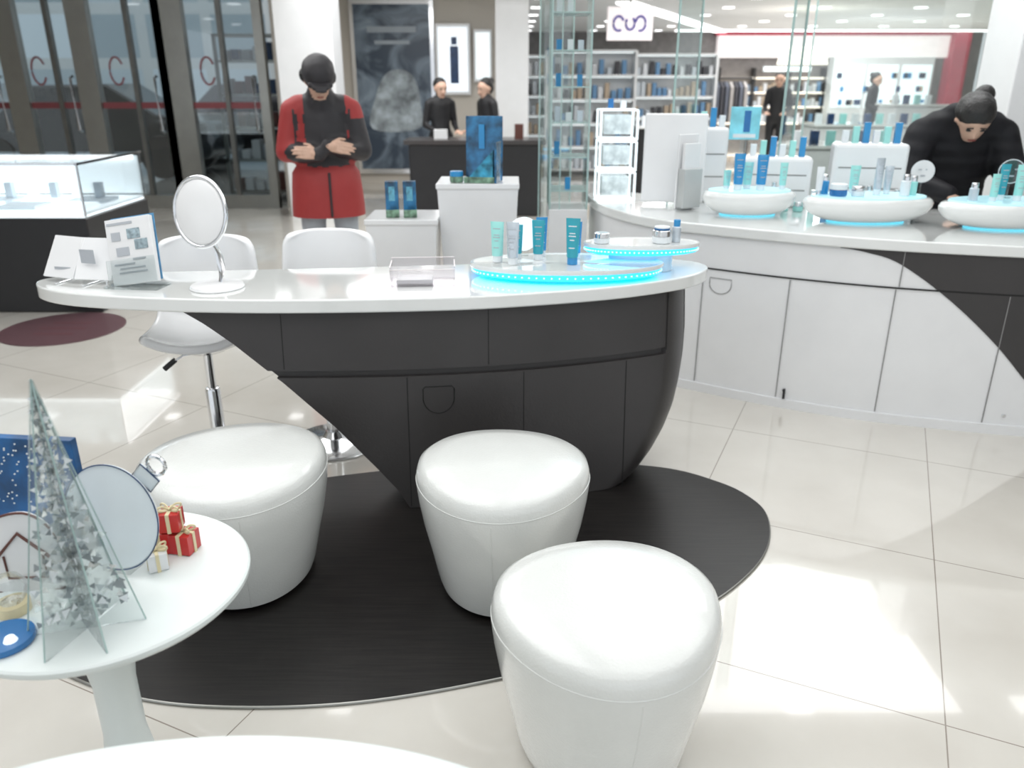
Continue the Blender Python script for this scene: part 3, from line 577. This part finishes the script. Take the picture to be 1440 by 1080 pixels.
G2=[mat('goods_white',(.75,.77,.8),.6),mat('goods_blue',(.15,.3,.5),.6),mat('goods_tan',(.5,.4,.3),.6),mat('goods_dark',(.06,.06,.07),.6),mat('goods_pale',(.6,.65,.7),.6)]
rack(1.5,19,2.0,G); rack(3.9,16.5,1.5,G)
def shelfunit(x,y,w,h=1.9,mm=None):
    e=E('product_shelf_unit',(x,y,0)); 
    boxes('carcass',[((-w/2,0,h/2),(.04,.35,h),0),((w/2,0,h/2),(.04,.35,h),0),((0,.17,h/2),(w,.02,h),0)]+[((0,0,z),(w,.34,.03),0) for z in np.arange(.1,h+.01,.36)],[WHITE],e)
    boxes('shelf_light_bars',[((0,-.12,z-.025),(w-.1,.03,.015),0) for z in np.arange(.46,h+.01,.36)],[WLIT],e)
    L=[]
    for z in np.arange(.1,h-.2,.36):
        xx=-w/2+.08
        while xx<w/2-.08:
            hh=random.uniform(.1,.26); L.append(((xx,-.04,z+.016+hh/2),(.07,.12,hh),random.randrange(5))); xx+=random.uniform(.09,.13)
    boxes('shelf_goods',L,mm or G2,e)
shelfunit(1.25,13.6,1.4); shelfunit(2.9,15.6,1.6); shelfunit(.75,16.5,1.2)
st=E('storefront',(0,21.9,0))
boxes('fascia',[((8.3,0,2.28),(6.2,.3,.58),0),((8.3,-.02,2.55),(6.3,.36,.09),1),((11.2,-.2,1.6),(.4,.4,2.0),1)],[FASC,REDS],st)
boxes('interior_shelving',[((7.9,0.05,z),(5.4,.3,.04),0) for z in(.4,.8,1.15,1.5)]+[((5.3+k*.9,.05,.9),(.05,.32,1.7),1) for k in range(7)],[WARM,BLK],st)
g2=[]
for z in(.42,.82,1.17):
    for k in range(46):
        h=random.uniform(.1,.26); g2.append(((5.35+k*.115,-.04,z+h/2),(.08,.1,h),random.randrange(5)))
boxes('shelf_goods',g2,G2,st)
boxes('side_display_lights',[((3.9,-.1,1.2),(.5,.1,.9),0),((4.9,-.1,.8),(.9,.1,.35),1),((10.2,-.25,1.3),(.8,.1,.9),0),((7.0,-.12,1.72),(1.2,.08,.12),0),((9,-.12,1.72),(1.0,.08,.12),0)],[WLIT,WARM],st)
pl=E('drum_pendant_lamp',(5.0,14.8,0)); lathe('shade',[(.30,1.72),(.42,1.72),(.36,2.0),(.30,2.0)],mat('lamp_shade',(.9,.85,.75),.6,emi=(1,.9,.75),es=.9),pl); tube('cord',[(0,0,2.0),(0,0,2.6)],.01,BLK,pl,seg=6); lathe('diffuser',[(.01,1.74),(.33,1.74),(.33,1.76),(.01,1.76)],WLIT,pl)
def kiosk(x,y,w,h,m,d=.6):
    e=E('shop_display_counter',(x,y,0)); box('body',(0,0,h/2-.02),(w,d,h-.04),m,e,bev=.02); box('top',(0,0,h-.015),(w+.06,d+.06,.03),WTOP,e)
    boxes('goods',[((-w/2+.12+i*.16,0,h+.06),(.07,.07,.12),i%3) for i in range(int((w-.15)/.16))],[LBL,NAVY,MINT],e)
kiosk(4.7,11,1.6,.95,WHITE); kiosk(6.0,12.5,.9,1.15,WHITE); kiosk(2.2,11.5,1.0,.9,BLK); kiosk(3.3,8.2,1.2,.9,WHITE)
def lightwall(x,y,w):
    e=E('cosmetics_wall_unit',(x,y,0)); box('carcass',(0,0,.95),(w,.3,1.9),WHITE,e,bev=.01)
    boxes('lit_bays',[((-w/2+w*(k+.5)/3,-.155,1.35),(w/3-.08,.02,.8),0) for k in range(3)],[WLIT],e)
    boxes('bay_products',[((random.uniform(-w/2+.1,w/2-.1),-.18,random.choice((1.0,1.25,1.5))+.05),(.06,.04,.1),random.randrange(3)) for _ in range(40)],[BLUE2,G2[2],NAVY],e)
lightwall(7.4,17.2,2.0); lightwall(3.3,19.5,1.2)
# ------------------------------------------------------------------ people
def nearest_assign(me,parts,over=None):
    n=len(me.polygons); C=np.empty(n*3); me.polygons.foreach_get('center',C); C=C.reshape(-1,3)
    best=np.full(n,1e9); idx=np.zeros(n,int)
    for p0,p1,r0,r1,mi,sc_ in parts:
        a=np.array(p0,float); b=np.array(p1,float); ab_=b-a; L=max(ab_@ab_,1e-9)
        t=np.clip(((C-a)@ab_)/L,0,1); q=a+t[:,None]*ab_; dd=(C-q)/np.array([sc_[0],sc_[1],1]); d=np.linalg.norm(dd,axis=1)/(r0+(r1-r0)*t)
        m=d<best; best[m]=d[m]; idx[m]=mi
    if over:
        for i in range(n): idx[i]=over(C[i],idx[i])
    me.polygons.foreach_set('material_index',idx.astype(np.int32)); me.update()
def blob(name,parts,mats,par,vox=.014,smooth=8,over=None):
    bm=bmesh.new()
    for p0,p1,r0,r1,mi,s in parts:
        a=Vector(p0);b=Vector(p1); n=max(2,int((b-a).length/(min(r0,r1)*.3))+1)
        if (b-a).length<1e-6:n=1
        for i in range(n):
            t=i/(n-1) if n>1 else 0; c=a.lerp(b,t); r=r0+(r1-r0)*t
            bmesh.ops.create_icosphere(bm,subdivisions=2,radius=1,matrix=Matrix.Translation(c)@Matrix.Diagonal((r*s[0],r*s[1],r,1)))
    me=bpy.data.meshes.new(name+'_raw'); bm.to_mesh(me); bm.free()
    o=bpy.data.objects.new(name+'_raw',me); COL.objects.link(o)
    m=o.modifiers.new('r','REMESH'); m.mode='VOXEL'; m.voxel_size=vox
    s=o.modifiers.new('s','SMOOTH'); s.iterations=smooth; s.factor=.5
    dg=bpy.context.evaluated_depsgraph_get(); me2=bpy.data.meshes.new_from_object(o.evaluated_get(dg)); me2.name=name
    bpy.data.objects.remove(o)
    me2.materials.clear()
    for mm in mats: me2.materials.append(mm)
    nearest_assign(me2,parts,over)
    me2.polygons.foreach_set('use_smooth',[True]*len(me2.polygons))
    ob=bpy.data.objects.new(name,me2); return link(ob,par)
I=(1,1)
def hand(par,w,d,nrm,size=1.0,curl=.5,side=1):
    w=Vector(w); d=Vector(d).normalized(); nn=Vector(nrm).normalized(); sd=d.cross(nn).normalized()*side
    P=[(w,w+d*.03*size,.022*size,.026*size,0,I)]
    for k,(o,L,b) in enumerate([(-.030,.068,.085),(-.010,.078,.092),(.010,.072,.090),(.029,.056,.082)]):
        root=w+sd*o*size+d*b*size
        P.append((w+sd*o*.6*size+d*.02*size,root,.014*size,.011*size,0,I))
        q=root; dirn=d.copy()
        for j,seg in enumerate((.45,.32,.23)):
            dirn=(dirn+nn*curl*.6).normalized(); q2=q+dirn*L*seg*size; P.append((q,q2,.0088*size-.0008*j,.0082*size-.0008*j,0,I)); q=q2
    tb=w-sd*.024*size+d*.03*size; t2_=tb-sd*.028*size+d*.032*size+nn*.012*size; t3=t2_+d*.03*size+nn*.012*size-sd*.004
    P+= [(tb,t2_,.013*size,.0105*size,0,I),(t2_,t3,.0100*size,.0085*size,0,I)]
    return blob('hand',P,[SKIN],par,vox=.0045,smooth=3)
def headparts(c,f,mi=0):
    c=Vector(c); f=Vector(f).normalized(); side=Vector((-f.y,f.x,0)).normalized(); up=side.cross(f)*-1
    if up.z<0: up=-up
    P=[(c-f*.015+up*.025,c+f*.015+up*.03,.088,.083,mi,I),(c+f*.03-up*.02,c+f*.04-up*.07,.066,.046,mi,I),
       (c+f*.088+up*.005,c+f*.108-up*.025,.010,.016,mi,I),(c+f*.078-up*.052-side*.015,c+f*.078-up*.052+side*.015,.014,.014,mi,I)]
    for s in(-1,1): P.append((c+side*s*.084+up*.01,c+side*s*.084-up*.02,.014,.012,mi,I))
    return P,c,f,side,up
LIPS=mat('lips',(.35,.10,.09),.5)
def face(par,c,f,side,up):
    for s in(-1,1):
        e=c+f*.086+side*s*.032+up*.012
        blob('eye',[(e-side*.006,e+side*.006,.008,.008,0,I)],[BLK],par,vox=.004,smooth=1)
        b=c+f*.094+side*s*.032+up*.034
        tube('eyebrow',[b-side*.016,b+side*.016],.0035,HAIR,par,seg=6)
    m=c+f*.094-up*.052; tube('mouth',[m-side*.018,m+f*.003,m+side*.018],.004,LIPS,par,seg=6)
def man(x,y,rz):
    e=E('man_in_red_jacket',(x,y,0),rz)
    HP,c,f,side,up=headparts((0,-.09,1.49),(.1,-1,-.75),3)
    B=[((0,0,.88),(0,.01,1.08),.19,.185,0,(1.05,.72)),((0,.01,1.05),(0,.01,1.26),.185,.165,0,(1.05,.72)),((-.13,.01,1.325),(.13,.01,1.325),.088,.088,0,I),
       ((0,0,1.34),(0,-.05,1.45),.065,.055,3,I),((0,-.01,1.36),(0,-.02,1.41),.105,.085,1,I),
       ((-.095,0,.82),(-.11,.0,.46),.098,.072,2,I),((-.11,0,.46),(-.12,.02,.10),.072,.056,2,I),((.095,0,.82),(.11,0,.46),.098,.072,2,I),((.11,0,.46),(.12,.02,.10),.072,.056,2,I),
       ((-.12,.03,.055),(-.13,-.14,.04),.052,.04,4,I),((.12,.03,.055),(.13,-.14,.04),.052,.04,4,I)]
    for s in(-1,1):
        B+=[((s*.175,.01,1.31),(s*.232,-.01,1.07),.080,.072,1,I),((s*.232,-.01,1.07),(s*.03,-.205,1.09+.025*s),.070,.050,1,I)]
    def over(p,i):
        if i==0 and p[1]<0 and p[2]>.98 and abs(p[0]-.02)<.13: return 1
        if i==1 and p[0]<-.17 and p[1]>-.09 and p[2]<1.42: return 0
        if i==1 and p[0]>.17 and p[2]>1.27: return 0
        return i
    blob('body',B+HP,[JRED,JBLK,PANT,SKIN,SHOE],e,over=over)
    rs=[]
    for z,a,b in[(.98,.185,.125),(.94,.212,.15),(.84,.222,.16),(.74,.230,.168),(.67,.232,.170),(.67,.220,.158),(.84,.205,.145)]:
        rs.append([(a*math.cos(q)*(1+.03*math.sin(7*q)*(1-z)),b*math.sin(q)*(1+.03*math.sin(7*q)*(1-z)),z) for q in np.linspace(0,2*math.pi,49)[:-1]])
    rings('jacket_skirt',rs,JRED,e,cap=False)
    tube('jacket_zip',[(.02,-.153,.95),(.02,-.163,.84),(.02,-.172,.68)],.008,JBLK,e,seg=6)
    face(e,c,f,side,up)
    blob('cap_crown',[(c-f*.02+up*.052,c+f*.012+up*.052,.104,.100,0,I),],[JBLK],e,vox=.01)
    q=c+f*.10+up*.04
    blob('cap_brim',[(q-side*.055,q+side*.055,.022,.022,0,(1,1)),(q+f*.03-side*.04,q+f*.03+side*.04,.014,.014,0,I),(q+f*.055-side*.025-up*.005,q+f*.055+side*.025-up*.005,.010,.010,0,I)],[JBLK],e,vox=.006)
    blob('hair_sides',[(c-f*.03+side*.06,c-f*.05-side*.06,.055,.055,0,I)],[HAIR],e,vox=.01)
    hand(e,(-.03,-.215,1.065),(-.9,-.1,.15),(0,1,-.3),curl=.5); hand(e,(.03,-.23,1.115),(.9,-.1,-.1),(0,1,-.3),curl=.5,side=-1)
man(-1.19,5.25,.2)
def woman(name,x,y,rz,sc_=.92,lean=0):
    e=E(name,(x,y,0),rz); e.scale=(sc_,)*3
    HP,c,f,side,up=headparts((0,-.03-lean,1.50),(0,-1,-.2),1)
    B=[((0,.0,.92),(0,.0,1.10),.145,.125,0,(1.02,.75)),((0,0,1.08),(0,-lean*.5,1.30),.13,.145,0,(1.05,.7)),((-.12,-lean*.5,1.34),(.12,-lean*.5,1.34),.062,.062,0,I),
       ((0,-lean*.6,1.35),(0,-.02-lean,1.45),.05,.048,1,I),((-.05,0,.9),(.05,0,.9),.13,.13,0,(1,.8)),
       ((-.085,0,.88),(-.09,0,.48),.095,.062,0,I),((-.09,0,.48),(-.09,.02,.09),.058,.04,0,I),((.085,0,.88),(.09,0,.48),.095,.062,0,I),((.09,0,.48),(.09,.02,.09),.058,.04,0,I),
       ((-.09,.03,.05),(-.095,-.12,.035),.045,.032,2,I),((.09,.03,.05),(.095,-.12,.035),.045,.032,2,I)]
    for s in(-1,1):
        B+=[((s*.165,-lean*.5,1.32),(s*.21,.02,1.06),.056,.046,0,I),((s*.21,.02,1.06),(s*.15,-.20,.98),.044,.032,0,I)]
    blob('body',B+HP,[SUIT,SKIN,SHOE],e)
    face(e,c,f,side,up)
    blob('hair',[(c-f*.035+up*.05,c-f*.022+up*.058,.092,.086,0,I),(c-f*.06-up*.0,c-f*.06-up*.03,.07,.05,0,I)],[HAIR],e,vox=.01,smooth=4)
    blob('hair_bun',[(c-f*.105+up*.075,c-f*.11+up*.075,.048,.046,0,I)],[HAIR],e,vox=.008,smooth=2)
    for s in(-1,1): hand(e,(s*.15,-.20,.98),(-.1*s,-1,-.1),(0,0,-1),curl=.3,side=s)
woman('saleswoman',-.87,10.2,.5); woman('saleswoman',-.30,10.2,-1.0); woman('shopper',4.5,14.3,-.4,.98); woman('shopper',6.6,15.5,.9,.98)
def puff():
    m=mat('black_puffer_coat',(.012,.012,.015),.6,var=.2,spec=.25); n,l=nodes(m)
    tc=n.new('ShaderNodeTexCoord'); w=n.new('ShaderNodeTexWave'); w.bands_direction='Z'; w.inputs['Scale'].default_value=4; w.inputs['Distortion'].default_value=2.5
    l.new(tc.outputs['Object'],w.inputs[0]); bp=n.new('ShaderNodeBump'); bp.inputs['Strength'].default_value=.3; bp.inputs['Distance'].default_value=.02; l.new(w.outputs['Fac'],bp.inputs['Height']); l.new(bp.outputs[0],n['Principled BSDF'].inputs['Normal']); return m
def leaning(x,y,rz):
    e=E('woman_in_black_coat',(x,y,0),rz)
    HP,c,f,side,up=headparts((-.02,-.22,1.30),(-.12,-1,-1.0),1)
    B=[((0,.06,.75),(0,.04,1.05),.20,.185,0,(1.05,.75)),((0,.04,1.02),(0,-.02,1.20),.19,.165,0,(1.1,.8)),((-.13,-.04,1.25),(.13,-.04,1.25),.095,.095,0,I),
       ((0,-.06,1.27),(-.01,-.16,1.29),.07,.055,1,I),((-.06,-.06,1.31),(.06,-.06,1.31),.075,.075,0,I),
       ((-.09,.07,.78),(-.10,.06,.47),.10,.065,2,I),((-.10,.06,.47),(-.10,.09,.09),.062,.042,2,I),((.09,.07,.78),(.10,.06,.47),.10,.065,2,I),((.10,.06,.47),(.10,.09,.09),.062,.042,2,I),
       ((-.10,.09,.05),(-.105,-.05,.035),.045,.034,3,I),((.10,.09,.05),(.105,-.05,.035),.045,.034,3,I)]
    for s in(-1,1):
        B+=[((s*.20,-.03,1.21),(s*.275,-.10,.98),.095,.084,0,I),((s*.275,-.10,.98),(s*.13,-.36,.93),.080,.054,0,I)]
    blob('body',B+HP,[puff(),SKIN,SUIT,SHOE],e)
    face(e,c,f,side,up)
    blob('hair',[(c-f*.035+up*.03,c+f*.0+up*.05,.100,.092,0,I),(c-f*.07-up*.02,c-f*.06+up*.02,.075,.078,0,I)],[HAIR],e,vox=.01,smooth=4)
    blob('hair_bun',[(c+Vector((.05,.07,.115)),c+Vector((.055,.075,.12)),.055,.053,0,I)],[HAIR],e,vox=.009,smooth=2)
    for s in(-1,1): hand(e,(s*.13,-.36,.93),(-.5*s,-1,-.35),(0,0,-1),curl=.4,side=s)
leaning(2.47,4.60,-.15)
# ------------------------------------------------------------------ lights
def area(n,loc,sx,sy,p,col=(1,1,1),rot=(0,0,0)):
    L=bpy.data.lights.new(n,'AREA'); L.shape='RECTANGLE'; L.size=sx; L.size_y=sy; L.energy=p; L.color=col
    o=bpy.data.objects.new(n,L); o.location=loc; o.rotation_euler=rot; COL.objects.link(o); return o
area('ceiling_fill_light',(-1.5,2.2,2.57),2.6,3.2,48); area('ceiling_fill_light',(1.6,2.2,2.57),2.8,3.2,36)  # broad fill lights added under the ceiling, sized large for soft floor reflections
area('ceiling_fill_light',(0,-.6,2.57),4,1.6,22)
area('ceiling_fill_light',(1.8,5.2,2.57),2.6,1.8,48); area('ceiling_fill_light',(-2.2,5.8,2.57),2.6,1.8,46)
area('ceiling_fill_light',(-1,9,2.57),2.5,2.5,70); area('ceiling_fill_light',(3,10,2.57),2.5,2.5,85); area('ceiling_fill_light',(5.5,15,2.57),3,3,140); area('ceiling_fill_light',(8,18.5,2.57),3,3,150)
w=bpy.data.worlds.new('World'); sc.world=w; w.use_nodes=True
w.node_tree.nodes['Background'].inputs[0].default_value=(.90,.95,1,1); w.node_tree.nodes['Background'].inputs[1].default_value=.95
# ------------------------------------------------------------------ camera
cam=bpy.data.cameras.new('camera'); co=bpy.data.objects.new('camera',cam); COL.objects.link(co)
co.location=(0,0,1.5); co.rotation_euler=(math.radians(90-21),0,0)
cam.sensor_width=36; cam.lens=1120/1440*36; cam.clip_start=.05
cam.dof.use_dof=True; cam.dof.focus_distance=2.15; cam.dof.aperture_fstop=2.8
sc.camera=co
